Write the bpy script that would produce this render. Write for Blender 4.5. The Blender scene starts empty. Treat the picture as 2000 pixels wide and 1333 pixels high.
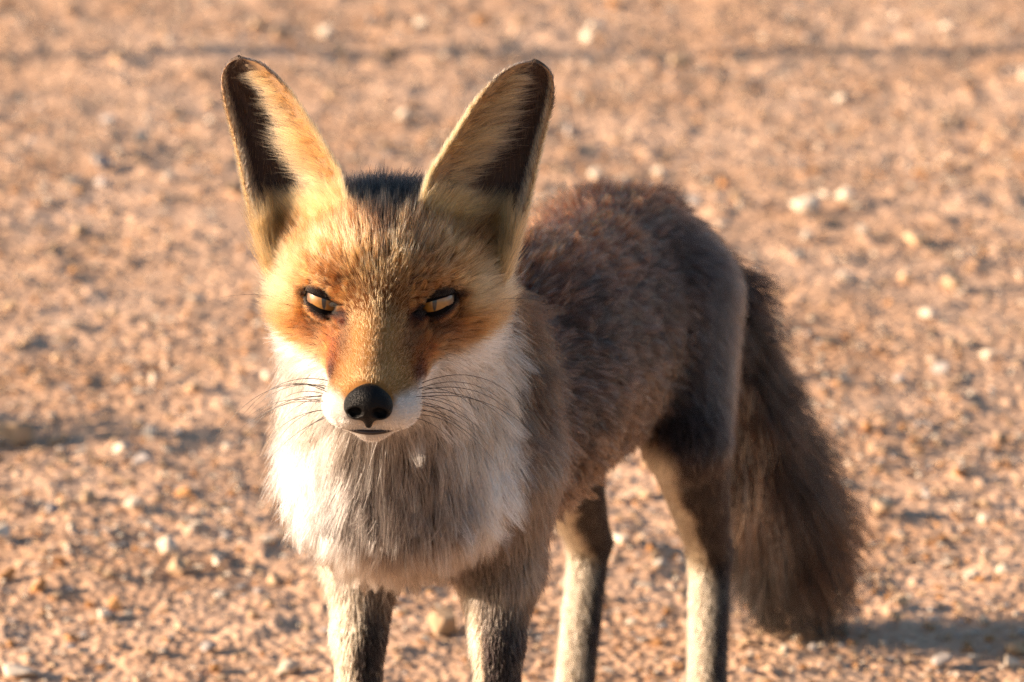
import bpy, bmesh, math, random
import numpy as np
from mathutils import Vector, Matrix

random.seed(7)
rng = np.random.default_rng(11)
S = bpy.context.scene
COL = S.collection
QUICK = False          # True: no fur, for checking outlines

# ------------------------------------------------------------------ camera
PITCH = math.radians(15.0)
DIST, FPX = 2.5, 9750.0                       # eye-plane distance, focal length in photo pixels (2000 wide)
EYE = np.array([0.0, 0.0, 0.43])              # point between the fox's eyes
FWD = np.array([0, math.cos(PITCH), -math.sin(PITCH)])
UP = np.array([0, math.sin(PITCH), math.cos(PITCH)])
RIGHT = np.array([1.0, 0, 0])
CAMPOS = EYE + RIGHT * (262 / FPX * DIST) - UP * (74 / FPX * DIST) - FWD * DIST
cam = bpy.data.cameras.new('camera')
cam.sensor_width = 36.0
cam.lens = 36.0 * FPX / 2000.0
cam.clip_start, cam.clip_end = 0.05, 400.0
cam.dof.use_dof = True
cam.dof.focus_distance = DIST - 0.005
cam.dof.aperture_fstop = cam.lens / 14.0
cam.dof.aperture_blades = 9
camo = bpy.data.objects.new('camera', cam)
camo.location = CAMPOS
camo.rotation_euler = (math.pi / 2 - PITCH, 0, 0)
COL.objects.link(camo)
S.camera = camo

# ------------------------------------------------------------------ sky, sun, exposure
SUN_EL, SUN_ROT = math.radians(15.0), math.radians(-92.0)   # rotation from +Y, clockwise
w = bpy.data.worlds.new('World'); S.world = w; w.use_nodes = True
wn = w.node_tree
sky = wn.nodes.new('ShaderNodeTexSky'); sky.sky_type = 'NISHITA'; sky.sun_disc = False
sky.sun_elevation, sky.sun_rotation = SUN_EL, SUN_ROT
sky.air_density, sky.dust_density, sky.ozone_density = 1.0, 0.7, 1.6
wn.links.new(sky.outputs[0], wn.nodes['Background'].inputs[0])
wn.nodes['Background'].inputs[1].default_value = 0.06
sun = bpy.data.lights.new('sun', 'SUN'); sun.energy = 5.0; sun.angle = math.radians(0.55); sun.color = (1.0, 0.75, 0.54)
suno = bpy.data.objects.new('sun', sun); COL.objects.link(suno)
tosun = Vector((math.sin(SUN_ROT) * math.cos(SUN_EL), math.cos(SUN_ROT) * math.cos(SUN_EL), math.sin(SUN_EL)))
suno.rotation_euler = tosun.to_track_quat('Z', 'Y').to_euler()
S.view_settings.view_transform = 'Standard'; S.view_settings.look = 'None'
S.view_settings.gamma = 1.0; S.view_settings.use_curve_mapping = False
S.view_settings.exposure = 1.56
S.render.engine = 'CYCLES'
S.cycles.use_denoising = True; S.cycles.denoising_prefilter = 'NONE'
S.cycles.max_bounces = 10; S.cycles.transmission_bounces = 10; S.cycles.diffuse_bounces = 3; S.cycles.glossy_bounces = 6
S.cycles.sample_clamp_indirect = 6.0

# ------------------------------------------------------------------ helpers
def ray(px, py):
    return FWD + RIGHT * ((px - 1000.0) / FPX) + UP * ((666.5 - py) / FPX)
def P(px, py, Y):                              # point seen at that spot of the photograph, Y metres behind the eyes
    d = ray(px, py); return CAMPOS + d * ((Y - CAMPOS[1]) / d[1])
def G(px, py):                                 # the same on the ground
    d = ray(px, py); return CAMPOS - d * (CAMPOS[2] / d[2])
def smooth(a, b, x):
    t = np.clip((np.asarray(x, float) - a) / (b - a), 0, 1); return t * t * (3 - 2 * t)
def unit(v):
    return v / np.maximum(np.linalg.norm(v, axis=-1, keepdims=True), 1e-9)
def hash3(ix, iy, iz, seed=0):
    h = (ix.astype(np.int64) * 73856093) ^ (iy.astype(np.int64) * 19349663) ^ (iz.astype(np.int64) * 83492791) ^ (seed * 2654435)
    h = (h ^ (h >> 13)) * 1274126177 & 0x7fffffff
    h = (h ^ (h >> 15)) * 668265263 & 0x7fffffff
    return ((h ^ (h >> 11)) & 0xffff) / 65535.0
def noise3(p, scale, seed=0):                  # value noise, 0..1
    q = np.asarray(p) * scale; i = np.floor(q).astype(np.int64); f = q - i; f = f * f * (3 - 2 * f)
    r = 0
    for a in (0, 1):
        for b in (0, 1):
            for c in (0, 1):
                wgt = (f[:, 0] if a else 1 - f[:, 0]) * (f[:, 1] if b else 1 - f[:, 1]) * (f[:, 2] if c else 1 - f[:, 2])
                r = r + wgt * hash3(i[:, 0] + a, i[:, 1] + b, i[:, 2] + c, seed)
    return r
def noise2(x, y, scale, seed=0):
    qx, qy = x * scale, y * scale
    ix, iy = np.floor(qx).astype(np.int64), np.floor(qy).astype(np.int64)
    fx, fy = qx - ix, qy - iy; fx = fx * fx * (3 - 2 * fx); fy = fy * fy * (3 - 2 * fy)
    z = np.zeros_like(ix) + seed * 7
    return ((hash3(ix, iy, z) * (1 - fx) + hash3(ix + 1, iy, z) * fx) * (1 - fy)
            + (hash3(ix, iy + 1, z) * (1 - fx) + hash3(ix + 1, iy + 1, z) * fx) * fy)
def link(o, parent=None):
    COL.objects.link(o)
    if parent is not None: o.parent = parent
    return o
def mesh_obj(name, verts, faces, mat, parent=None, smooth_shade=True):
    me = bpy.data.meshes.new(name)
    me.from_pydata([tuple(map(float, v)) for v in verts], [], [tuple(map(int, f)) for f in faces]); me.update()
    if smooth_shade: me.polygons.foreach_set('use_smooth', [True] * len(me.polygons))
    if mat: me.materials.append(mat)
    return link(bpy.data.objects.new(name, me), parent)
def tag(o, label=None, cat=None, group=None, kind=None):
    for k, v in (('label', label), ('category', cat), ('group', group), ('kind', kind)):
        if v: o[k] = v
    return o
def new_mat(name):
    m = bpy.data.materials.new(name); m.use_nodes = True
    return m, m.node_tree.nodes, m.node_tree.links, m.node_tree.nodes['Principled BSDF']

# signed distance primitives --------------------------------------------------
class Cone:                                    # tapered capsule
    def __init__(s, a, b, ra, rb, k=0.02, g='torso'):
        s.a, s.b, s.ra, s.rb, s.k, s.g = np.array(a, float), np.array(b, float), ra, rb, k, g
    def box(s, m):
        r = max(s.ra, s.rb) + m
        return np.minimum(s.a, s.b) - r, np.maximum(s.a, s.b) + r
    def d(s, X):
        ba = s.b - s.a; t = np.clip(((X - s.a) @ ba) / (ba @ ba), 0, 1)
        return np.linalg.norm(X - s.a - t[..., None] * ba, axis=-1) - (s.ra + (s.rb - s.ra) * t)
class Ell:                                     # ellipsoid, turned about z
    def __init__(s, c, r, k=0.02, g='torso', yaw=0.0, pitch=0.0):
        s.c, s.r, s.k, s.g = np.array(c, float), np.array(r, float), k, g
        cz, sz, cx, sx = math.cos(yaw), math.sin(yaw), math.cos(pitch), math.sin(pitch)
        s.R = np.array([[cz, -sz, 0], [sz, cz, 0], [0, 0, 1]]) @ np.array([[1, 0, 0], [0, cx, -sx], [0, sx, cx]])
    def box(s, m):
        e = np.abs(s.R) @ s.r + m
        return s.c - e, s.c + e
    def d(s, X):
        p = (X - s.c) @ s.R
        k0 = np.linalg.norm(p / s.r, axis=-1); k1 = np.maximum(np.linalg.norm(p / s.r ** 2, axis=-1), 1e-6)
        return k0 * (k0 - 1) / k1
def field(prims, lo, hi, h):
    n = np.ceil((hi - lo) / h).astype(int) + 1
    F = np.full(n, 0.06)
    ax = [lo[i] + h * np.arange(n[i]) for i in range(3)]
    for p in prims:
        cut = getattr(p, 'cut', False)
        a, b = p.box(0.012 + p.k)
        i0 = np.clip(np.floor((a - lo) / h).astype(int), 0, n - 1); i1 = np.clip(np.ceil((b - lo) / h).astype(int) + 1, 1, n)
        if (i1 <= i0).any(): continue
        X = np.stack(np.meshgrid(*[ax[i][i0[i]:i1[i]] for i in range(3)], indexing='ij'), -1)
        d = p.d(X); sl = tuple(slice(i0[i], i1[i]) for i in range(3)); f = F[sl]
        if cut:
            d = -d; hh = np.maximum(p.k - np.abs(f - d), 0) / p.k; F[sl] = np.maximum(f, d) + hh * hh * p.k / 4
        else:
            hh = np.maximum(p.k - np.abs(f - d), 0) / p.k; F[sl] = np.minimum(f, d) - hh * hh * p.k / 4
    return F
def surface_nets(F, lo, h):
    n = F.shape
    inside = F < 0
    c = [inside[i:n[0] - 1 + i, j:n[1] - 1 + j, k:n[2] - 1 + k] for i in (0, 1) for j in (0, 1) for k in (0, 1)]
    cnt = sum(x.astype(np.int8) for x in c)
    act = (cnt > 0) & (cnt < 8)
    I = np.argwhere(act); idx = np.full(act.shape, -1, np.int64); idx[act] = np.arange(len(I))
    acc = np.zeros((len(I), 3)); num = np.zeros(len(I))
    corners = np.array([(i, j, k) for i in (0, 1) for j in (0, 1) for k in (0, 1)])
    val = [F[I[:, 0] + q[0], I[:, 1] + q[1], I[:, 2] + q[2]] for q in corners]
    for a in range(8):
        for b in range(a + 1, 8):
            if np.abs(corners[a] - corners[b]).sum() != 1: continue
            m = (val[a] < 0) != (val[b] < 0)
            t = np.where(m, val[a] / np.where(m, val[a] - val[b], 1), 0)
            pt = corners[a] + t[:, None] * (corners[b] - corners[a])
            acc += pt * m[:, None]; num += m
    V = lo + h * (I + acc / num[:, None])
    faces = []
    for ax in range(3):
        u, v = (ax + 1) % 3, (ax + 2) % 3
        sl0 = [slice(None)] * 3; sl1 = [slice(None)] * 3
        sl0[ax] = slice(0, n[ax] - 1); sl1[ax] = slice(1, n[ax])
        A, B = inside[tuple(sl0)], inside[tuple(sl1)]
        E = np.argwhere(A != B)
        ok = (E[:, u] > 0) & (E[:, v] > 0) & (E[:, u] < n[u] - 1) & (E[:, v] < n[v] - 1)
        E = E[ok]; flip = A[E[:, 0], E[:, 1], E[:, 2]]
        def cell(du, dv):
            q = E.copy(); q[:, u] += du; q[:, v] += dv; return idx[q[:, 0], q[:, 1], q[:, 2]]
        Q = np.stack([cell(-1, -1), cell(0, -1), cell(0, 0), cell(-1, 0)], 1)
        faces.append(np.where(flip[:, None], Q, Q[:, ::-1]))
    return V, np.concatenate(faces)
def relax(V, Fq, it=3, lam=0.5):
    E = np.concatenate([Fq[:, [0, 1]], Fq[:, [1, 2]], Fq[:, [2, 3]], Fq[:, [3, 0]]]); E = np.concatenate([E, E[:, ::-1]])
    deg = np.bincount(E[:, 0], minlength=len(V))[:, None]
    for _ in range(it):
        A = np.stack([np.bincount(E[:, 0], weights=V[E[:, 1], i], minlength=len(V)) for i in range(3)], 1) / deg
        V = V + lam * (A - V)
    return V
def vnormals(V, Fq):
    fn = np.cross(V[Fq[:, 2]] - V[Fq[:, 0]], V[Fq[:, 3]] - V[Fq[:, 1]])
    N = np.zeros_like(V)
    for k in range(4):
        for i in range(3): N[:, i] += np.bincount(Fq[:, k], weights=fn[:, i], minlength=len(V))
    return unit(N)

# ------------------------------------------------------------------ ground
gm, gn, gl, gb = new_mat('sandy_ground')
def ground_material():
    tc = gn.new('ShaderNodeTexCoord')
    n1 = gn.new('ShaderNodeTexNoise'); n1.inputs['Scale'].default_value = 5.0; n1.inputs['Detail'].default_value = 8
    n2 = gn.new('ShaderNodeTexNoise'); n2.inputs['Scale'].default_value = 90.0; n2.inputs['Detail'].default_value = 6
    vo = gn.new('ShaderNodeTexVoronoi'); vo.inputs['Scale'].default_value = 130.0
    for n in (n1, n2, vo): gl.new(tc.outputs['Object'], n.inputs['Vector'])
    r1 = gn.new('ShaderNodeValToRGB'); gl.new(n1.outputs['Fac'], r1.inputs[0])
    r1.color_ramp.elements[0].position = .3; r1.color_ramp.elements[0].color = (.49, .31, .195, 1)
    r1.color_ramp.elements[1].position = .7; r1.color_ramp.elements[1].color = (.68, .485, .35, 1)
    r2 = gn.new('ShaderNodeValToRGB'); gl.new(n2.outputs['Fac'], r2.inputs[0])
    r2.color_ramp.elements[0].position = .3; r2.color_ramp.elements[0].color = (.72, .66, .62, 1)
    r2.color_ramp.elements[1].position = .68; r2.color_ramp.elements[1].color = (1.15, 1.12, 1.08, 1)
    mx = gn.new('ShaderNodeMix'); mx.data_type = 'RGBA'; mx.blend_type = 'MULTIPLY'; mx.inputs['Factor'].default_value = 1
    gl.new(r1.outputs[0], mx.inputs['A']); gl.new(r2.outputs[0], mx.inputs['B'])
    gl.new(mx.outputs['Result'], gb.inputs['Base Color']); gb.inputs['Roughness'].default_value = .95
    gb.inputs['Specular IOR Level'].default_value = .15
    bp = gn.new('ShaderNodeBump'); bp.inputs['Distance'].default_value = .004; bp.inputs['Strength'].default_value = .7
    ad = gn.new('ShaderNodeMath'); ad.operation = 'ADD'; gl.new(n2.outputs['Fac'], ad.inputs[0]); gl.new(vo.outputs['Distance'], ad.inputs[1])
    gl.new(ad.outputs[0], bp.inputs['Height']); gl.new(bp.outputs[0], gb.inputs['Normal'])
ground_material()
def grow(a, b, step, out, n):
    core = np.arange(a, b, step); k = step * 1.16 ** np.arange(1, n)
    return np.concatenate([a - np.cumsum(k)[::-1], core, core[-1] + np.cumsum(k)])
def height(x, y):
    z = 0.012 * (noise2(x, y, 3, 1) - .5) + 0.006 * (noise2(x, y, 9, 2) - .5) + 0.0036 * (noise2(x, y, 24, 3) - .5)
    c = noise2(x, y, 55, 4); z += 0.0036 * smooth(.55, .95, c)
    z += 0.0021 * (noise2(x, y, 110, 5) - .5)
    return z
gx, gy = grow(-1.3, 1.8, .0068, 30, 54), grow(-.35, 3.6, .0068, 30, 56)
GX, GY = np.meshgrid(gx, gy, indexing='ij'); GZ = height(GX.ravel(), GY.ravel()).reshape(GX.shape)
nx_, ny_ = GX.shape
ii = (np.arange(nx_ - 1)[:, None] * ny_ + np.arange(ny_ - 1)[None]).ravel()
gme = bpy.data.meshes.new('ground')
gme.vertices.add(nx_ * ny_); gme.vertices.foreach_set('co', np.stack([GX, GY, GZ], -1).ravel())
gf = np.stack([ii, ii + ny_, ii + ny_ + 1, ii + 1], 1)
gme.loops.add(gf.size); gme.loops.foreach_set('vertex_index', gf.ravel())
gme.polygons.add(len(gf)); gme.polygons.foreach_set('loop_start', np.arange(len(gf)) * 4)
gme.polygons.foreach_set('use_smooth', np.ones(len(gf), bool)); gme.update(calc_edges=True)
gme.materials.append(gm)
tag(link(bpy.data.objects.new('ground', gme)), kind='structure')

# ------------------------------------------------------------------ fox: the skin as one surface
YAW = math.radians(-3.4)
HR = np.array([[math.cos(YAW), -math.sin(YAW), 0], [math.sin(YAW), math.cos(YAW), 0], [0, 0, 1]])
HEAD0 = EYE + np.array([0.0008, 0, 0])
def H(x, y, z): return HEAD0 + HR @ (np.array([x, y, z], float) * .01)       # head coordinates in cm
def to_head(p): return ((p - HEAD0) @ HR) * 100.0
BY = math.radians(-16.0)                                                      # the body runs back and to the right
prims = []
def hc(a, b, ra, rb, k=1.2, g='head'): prims.append(Cone(H(*a), H(*b), ra * .01, rb * .01, k * .01, g))
def he(c, r, k=1.2, g='head', pitch=0.): prims.append(Ell(H(*c), np.array(r) * .01, k * .01, g, YAW, pitch))
he((0, 4.2, 1.2), (4.65, 5.0, 3.0), 1.5)                # skull
he((0, 2.0, 1.3), (3.5, 3.2, 2.4), 1.5)                # forehead
hc((0, -5.2, -2.95), (0, 1.0, .35), .95, 1.7, 1.0)     # bridge of the nose
hc((0, -5.0, -3.6), (0, 1.8, -2.2), 1.25, 2.1, 1.2)    # muzzle
for s in (-1, 1):
    he((s * 1.18, -5.0, -3.95), (1.2, 1.5, 1.05), .7)  # lip pads
    hc((s * 1.1, -4.4, -3.85), (s * 1.6, .8, -2.4), 1.0, 1.25, 1.2)
    he((s * 3.15, 3.5, -1.0), (2.2, 2.5, 2.4), 1.6)     # cheeks
    he((s * 2.3, 1.9, 1.25), (1.7, 1.7, 1.2), 1.2)     # brows
    hc((s * 3.0, 5.2, .8), (s * 4.6, 6.6, 2.8), 2.0, 1.2, 1.5)   # ear roots
hc((0, -4.75, -5.0), (0, 2.5, -4.2), .92, 2.2, .5)     # lower jaw
def bc(a, b, ra, rb, k=.03, g='torso'): prims.append(Cone(a, b, ra, rb, k, g))
# neck and chest
bc(H(0, 6.8, -.9), (.020, .14, .355), .042, .058, .03, 'neck')
bc(H(0, 5.2, -3.6), (.006, .100, .318), .040, .056, .03, 'neck')
prims.append(Ell((.026, .170, .318), (.056, .100, .074), .03, 'torso', BY))
prims.append(Ell((.070, .310, .304), (.059, .13, .077), .03, 'torso', BY))
prims.append(Ell((.107, .430, .294), (.053, .11, .070), .03, 'torso', BY))
prims.append(Ell((.124, .535, .295), (.062, .085, .064), .03, 'torso', BY))
# front legs
def leg(pts, rs, g, k=.022):
    for a, b, ra, rb in zip(pts[:-1], pts[1:], rs[:-1], rs[1:]): prims.append(Cone(a, b, ra, rb, k, g)); k = .008
def paw(c, g, yaw=0):
    prims.append(Ell(c, (.019, .030, .014), .01, g, yaw))
    for q in (-.0115, -.004, .004, .0115): prims.append(Ell((c[0] + q, c[1] - .023 + abs(q) * .4, c[2] - .003), (.0062, .011, .010), .004, g, yaw))
FL = [(-.002, .165, .300), (-.0130, .160, .246), (-.0160, .150, .205), (-.0165, .140, .130), (-.0165, .137, .095), (-.015, .132, .030)]
FR = [(.054, .150, .300), (.0600, .150, .246), (.0590, .140, .205), (.0585, .130, .130), (.058, .127, .095), (.057, .122, .030)]
leg(FL, [.036, .0200, .0130, .0108, .0122, .0115], 'foreleg_a'); paw((-.015, .118, .016), 'foreleg_a')
leg(FR, [.038, .0215, .0130, .0108, .0122, .0115], 'foreleg_b'); paw((.057, .108, .016), 'foreleg_b')
HL = [(.160, .520, .295), (.172, .462, .225), (.190, .545, .128), (.188, .515, .030)]
HRr = [(.090, .545, .300), (.092, .490, .215), (.116, .590, .122), (.106, .560, .030)]
leg(HL, [.044, .024, .0120, .0115], 'hindleg_a'); paw((.188, .500, .016), 'hindleg_a')
leg(HRr, [.044, .027, .0120, .0115], 'hindleg_b'); paw((.105, .545, .016), 'hindleg_b')
TAIL = [(.155, .600, .32), (.196, .635, .265), (.216, .665, .195), (.232, .70, .135), (.247, .735, .085), (.258, .760, .050)]
leg(TAIL, [.020, .018, .020, .025, .028, .020], 'tail', .02)

lo = np.array([-.105, -.085, -.008]); hi = np.array([.29, .81, .515]); VOX = .0036
sockets = [Ell(H(s_ * 2.78, .80, 0), (.0104,) * 3, .002) for s_ in (-1, 1)]
for q_ in sockets: q_.cut = True
Fd = field(prims + sockets, lo, hi, VOX)
BV, BF = surface_nets(Fd, lo, VOX); BV = relax(BV, BF, 3)
BN = vnormals(BV, BF)

fox = link(bpy.data.objects.new('fox', None)); fox.location = (0.08, .32, 0)
FOX0 = np.array(fox.location)
tag(fox, 'red fox with big upright ears and bushy tail standing on sandy gravel', 'fox')
skin, sn, sl_, sb = new_mat('skin')
sb.inputs['Base Color'].default_value = (.16, .11, .08, 1); sb.inputs['Roughness'].default_value = 1.0; sb.inputs['Specular IOR Level'].default_value = .1
sa = sn.new('ShaderNodeAttribute'); sa.attribute_name = 'coat'; sl_.new(sa.outputs['Color'], sb.inputs['Base Color'])
body = mesh_obj('body', BV - FOX0, BF, skin, fox)

# ------------------------------------------------------------------ coat: length, lie and colour of every hair
AX = np.array([math.sin(-BY), math.cos(-BY), 0.0])          # along the back, towards the tail
LAT = np.array([math.cos(-BY), -math.sin(-BY), 0.0])        # towards the fox's left flank
GROUPS = ['head', 'neck', 'torso', 'foreleg_a', 'foreleg_b', 'hindleg_a', 'hindleg_b', 'tail']
def weights(X, soft=.010):
    D = np.full((len(X), len(GROUPS)), 9.0)
    for p in prims:
        i = GROUPS.index(p.g); D[:, i] = np.minimum(D[:, i], p.d(X))
    D -= D.min(1, keepdims=True)
    W = np.exp(-D / soft); return W / W.sum(1, keepdims=True)
def seg_dir(X, pts):
    pts = np.array(pts); best = np.full(len(X), 9.0); out = np.zeros_like(X)
    for a, b in zip(pts[:-1], pts[1:]):
        t = np.clip(((X - a) @ (b - a)) / ((b - a) @ (b - a)), 0, 1)
        d = np.linalg.norm(X - a - t[:, None] * (b - a), axis=1); m = d < best
        best = np.where(m, d, best); out[m] = unit(b - a)
    return out
LEGS = {'foreleg_a': FL, 'foreleg_b': FR, 'hindleg_a': HL, 'hindleg_b': HRr}
def lie(X, N, W):                                            # which way the coat lies
    h = to_head(X)
    vh = h - np.array([0, -8.2, -3.6]); vh[:, 2] += .25 * np.maximum(h[:, 1], 0) * (h[:, 2] > 0); vh = unit(vh) @ HR.T
    back = smooth(-.1, .8, N @ AX + .35)
    upn = np.clip(N[:, 2], 0, 1)[:, None]
    front = np.array([0, -.05, -1.0]) + np.outer((X[:, 0] - .012) * 9, [1, 0, 0])
    vn = front * (1 - back[:, None]) + (AX * .8 + np.array([0, 0, -.6])) * back[:, None]
    vt = AX + np.array([0, 0, -.55]) * (1 - upn)
    fr_ = smooth(-.15, -.6, N @ AX)[:, None] * smooth(.16, .10, X[:, 1])[:, None]; vt = vt * (1 - fr_) + np.array([0, -.1, -1.]) * fr_
    out = W[:, [0]] * vh + W[:, [1]] * unit(vn) + W[:, [2]] * unit(vt)
    for i, g in enumerate(GROUPS[3:7]): out += W[:, [3 + i]] * (seg_dir(X, LEGS[g]) * np.array([.4, .25, 1]) + np.array([0, .12, -.2]))
    out += W[:, [7]] * seg_dir(X, TAIL)
    out -= (out * N).sum(1, keepdims=True) * N
    return unit(out)
def hair_length(X, W):
    h = to_head(X); ax = np.abs(h[:, 0])
    L = .0035 + .0035 * smooth(-3.5, 0, h[:, 1]) + .007 * smooth(.8, 3.6, h[:, 2]) + .007 * smooth(1, 5, h[:, 1])
    L += .008 * smooth(3.2, 5.0, ax) * smooth(2.2, -1.0, h[:, 2]) * smooth(.5, 3.5, h[:, 1])
    L += .007 * smooth(3.4, 4.6, ax) * smooth(3.4, 2.2, h[:, 2]) * smooth(-2.5, -1.2, h[:, 2])
    L += .006 * smooth(2.6, 1.6, ax) * smooth(2.9, 3.6, h[:, 2])
    L += .010 * smooth(-3, 1.0, h[:, 1]) * smooth(-3.2, -5.0, h[:, 2])
    L += .004 * smooth(2.0, 3.2, ax) * smooth(2.2, 3.4, h[:, 2])
    L *= 1 - .35 * smooth(2.6, 3.6, ax) * smooth(1.6, 2.6, h[:, 2])
    eye = np.minimum(1, np.hypot(ax - 2.8, (h[:, 2] + .0) * 1.2) / 2.4); L *= .45 + .55 * np.where(h[:, 1] < 3, eye, 1)
    out = W[:, 0] * L
    out += W[:, 1] * (.025 - .009 * smooth(.32, .27, X[:, 2]) - .012 * smooth(.41, .44, X[:, 2]))
    out += W[:, 2] * (.019 - .004 * smooth(.40, .30, X[:, 2]))
    for i in range(4): out += W[:, 3 + i] * (.0068 + .009 * smooth(.20, .27, X[:, 2]))
    out += W[:, 7] * (.036 + .022 * smooth(.26, .12, X[:, 2]) - .016 * smooth(.63, .59, X[:, 1]))
    return out
C = lambda *c: np.array(c, float)
def mixc(A, B, t):
    return A + (B - A) * np.clip(t, 0, 1)[:, None]
def blob(h, c, r):
    return np.clip(1.25 - np.sqrt((((h - np.array(c)) / np.array(r)) ** 2).sum(1)), 0, 1) * 2
def coat(X, N, W):                                           # root, middle and tip colour of the hair at X
    n = len(X); h = to_head(X); x = h[:, 0]; ax = np.abs(x); y = h[:, 1]; z = h[:, 2]
    r1 = rng.random(n); nz = noise3(X, 160, 3); nl = noise3(X, 45, 5)
    zz = z + (nl - .5) * .7
    one = np.ones((n, 1))
    # head
    hd = one * C(.45, .28, .145)
    hd = mixc(hd, C(.65, .49, .33) * one, (r1 < .40) * smooth(0, 1.2, z))
    hd = mixc(hd, C(.22, .11, .055) * one, ((r1 > .72) * smooth(.2, 1.5, z) * smooth(3.8, 1.2, ax)))
    hd = mixc(hd, C(.62, .43, .24) * one, smooth(.5, -2.5, y) * smooth(2.2, 1.2, ax) * .85)
    hd = mixc(hd, C(.48, .27, .09) * one, smooth(4.6, 5.6, ax) * smooth(1.0, 2.6, z))
    hd = mixc(hd, C(.62, .50, .36) * one, .6 * blob(np.stack([ax, z], 1), (5.1, .2), (1.4, 1.5)))
    hd = hd * (1 - .0 * smooth(3.0, 4.5, ax))[:, None]
    hd = mixc(hd, C(.11, .065, .045) * one, .75 * smooth(.75, .15, ax + (nz - .5) * .5) * smooth(1.6, 3.2, z))
    hd = mixc(hd, C(.045, .035, .035) * one, smooth(2.7, 1.9, ax + (nl - .5)) * smooth(3.0, 3.8, zz + .2 * np.maximum(y - 3, 0) - .5 * np.minimum(ax, 1.5)))
    hd = mixc(hd, C(.36, .225, .13) * one, .8 * blob(np.stack([ax, z], 1), (2.5, -1.35), (1.35, .85)) * (y < 4))
    hd = mixc(hd, C(.20, .10, .05) * one, .85 * blob(np.stack([ax, z], 1), (1.75, -.55), (.38, .55)) * (y < 3))
    hd = mixc(hd, C(.40, .19, .07) * one, .8 * blob(np.stack([ax, y, z], 1), (2.2, -1.6, -2.2), (.55, 2.4, .7)))
    hd = mixc(hd, C(.20, .10, .06) * one, .7 * blob(np.stack([ax, y, z], 1), (2.3, -3.1, -2.9), (.5, 1.1, .7)))
    white = C(.75, .725, .69) * one
    zb = np.interp(ax, [0, 1.0, 2.4, 4.2, 5.4, 9], [-3.6, -3.5, -3.25, -2.4, -1.9, -1.5])
    hd = mixc(hd, white, smooth(.25, -.35, zz - zb) * smooth(-3.6, -1.5, y))
    lip = smooth(-2.0, -3.2, y) * smooth(.25, -.3, z - np.interp(ax, [0, .9, 1.3, 2.0, 2.6], [-4.5, -3.9, -3.1, -3.0, -3.2]))
    hd = mixc(hd, white * 1.1, lip)
    hd = mixc(hd, C(.50, .45, .40) * one, smooth(-4.9, -5.5, z) * smooth(-5.0, -3.0, y) * .8)
    eyeb = np.hypot((ax - 2.80) / 1.12, (z + .06 - .30 * (ax - 2.8)) / .60)
    dark = smooth(1.25, .85, eyeb) * (y < 3)
    hd = mixc(hd, C(.025, .018, .016) * one, dark)
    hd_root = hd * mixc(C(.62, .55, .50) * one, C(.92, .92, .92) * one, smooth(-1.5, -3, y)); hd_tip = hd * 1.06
    gz = smooth(.5, 2.0, z) * smooth(4.6, 3.0, ax)
    hd_tip = mixc(hd_tip, C(.86, .76, .60) * one, gz * (rng.random(n) < .26) * smooth(3.7, 2.9, z))
    # neck and ruff
    a = np.degrees(np.arctan2(X[:, 0] - .012 - .10 * (.36 - X[:, 2]), -(X[:, 1] - .105))) + (nl - .5) * 22
    side = np.maximum(smooth(62, 84, np.abs(a)), smooth(.40, .42, X[:, 2]))
    nk = one * C(.68, .685, .69)
    grey = smooth(56, 24, np.abs(a + 2)) * smooth(.385, .35, X[:, 2])
    nk = mixc(nk, mixc(C(.46, .44, .425) * one, C(.20, .18, .17) * one, (r1 > .52) * 1.0), grey * .95)
    nk = mixc(nk, C(.44, .395, .35) * one, smooth(.335, .355, X[:, 2]) * smooth(12, 40, np.abs(a)) * .85)
    nk = mixc(nk, C(.42, .36, .31) * one, smooth(.300, .275, X[:, 2]) * .85)
    br = mixc(C(.19, .135, .10) * one, C(.11, .085, .07) * one, smooth(.25, .75, nz))
    br = mixc(br, C(.26, .15, .085) * one, smooth(.37, .41, X[:, 2]) * .6)
    nk = mixc(nk, br, side)
    nk = mixc(nk, C(.10, .065, .05) * one, np.maximum(smooth(95, 125, np.abs(a)), smooth(.42, .44, X[:, 2])) * smooth(.40, .425, X[:, 2]) * .8)
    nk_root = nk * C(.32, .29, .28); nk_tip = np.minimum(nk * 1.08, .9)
    # trunk
    lat = (X - np.array([.03, .15, 0])) @ LAT; s = (X - np.array([.03, .15, 0])) @ AX; hz = X[:, 2]
    tk = mixc(C(.30, .205, .14) * one, C(.19, .138, .11) * one, smooth(.27, .33, hz))
    tk = mixc(tk, C(.125, .088, .072) * one, smooth(.33, .375, hz + (nl - .5) * .02))
    tk = mixc(tk, C(.52, .22, .08) * one, .9 * smooth(.325, .352, hz) * smooth(.045, .0, lat + (nl - .5) * .02))
    tk = mixc(tk, C(.34, .20, .10) * one, .7 * smooth(.10, .16, s) * smooth(.30, .2, s) * smooth(.32, .25, hz))
    tk = mixc(tk, C(.20, .14, .105) * one, smooth(.09, .03, s) * .8)
    tk = mixc(tk, C(.55, .46, .36) * one, smooth(.25, .235, hz) * smooth(.2, -.6, N[:, 2]))
    tk = mixc(tk, mixc(C(.50, .44, .38) * one, C(.24, .19, .16) * one, (r1 > .6) * 1.), smooth(.0, -.45, N @ AX) * smooth(.17, .11, X[:, 1]) * smooth(.075, .05, X[:, 0]))
    tk = mixc(tk, C(.06, .045, .045) * one, (r1 > .74) * .8)
    tk = mixc(tk, C(.52, .44, .37) * one, (r1 < .22) * .6)
    tk = tk * C(.80, .86, .96)
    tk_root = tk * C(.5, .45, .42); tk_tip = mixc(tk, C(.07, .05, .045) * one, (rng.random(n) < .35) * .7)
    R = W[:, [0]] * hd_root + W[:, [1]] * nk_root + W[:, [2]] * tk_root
    M = W[:, [0]] * hd + W[:, [1]] * nk + W[:, [2]] * tk
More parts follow.
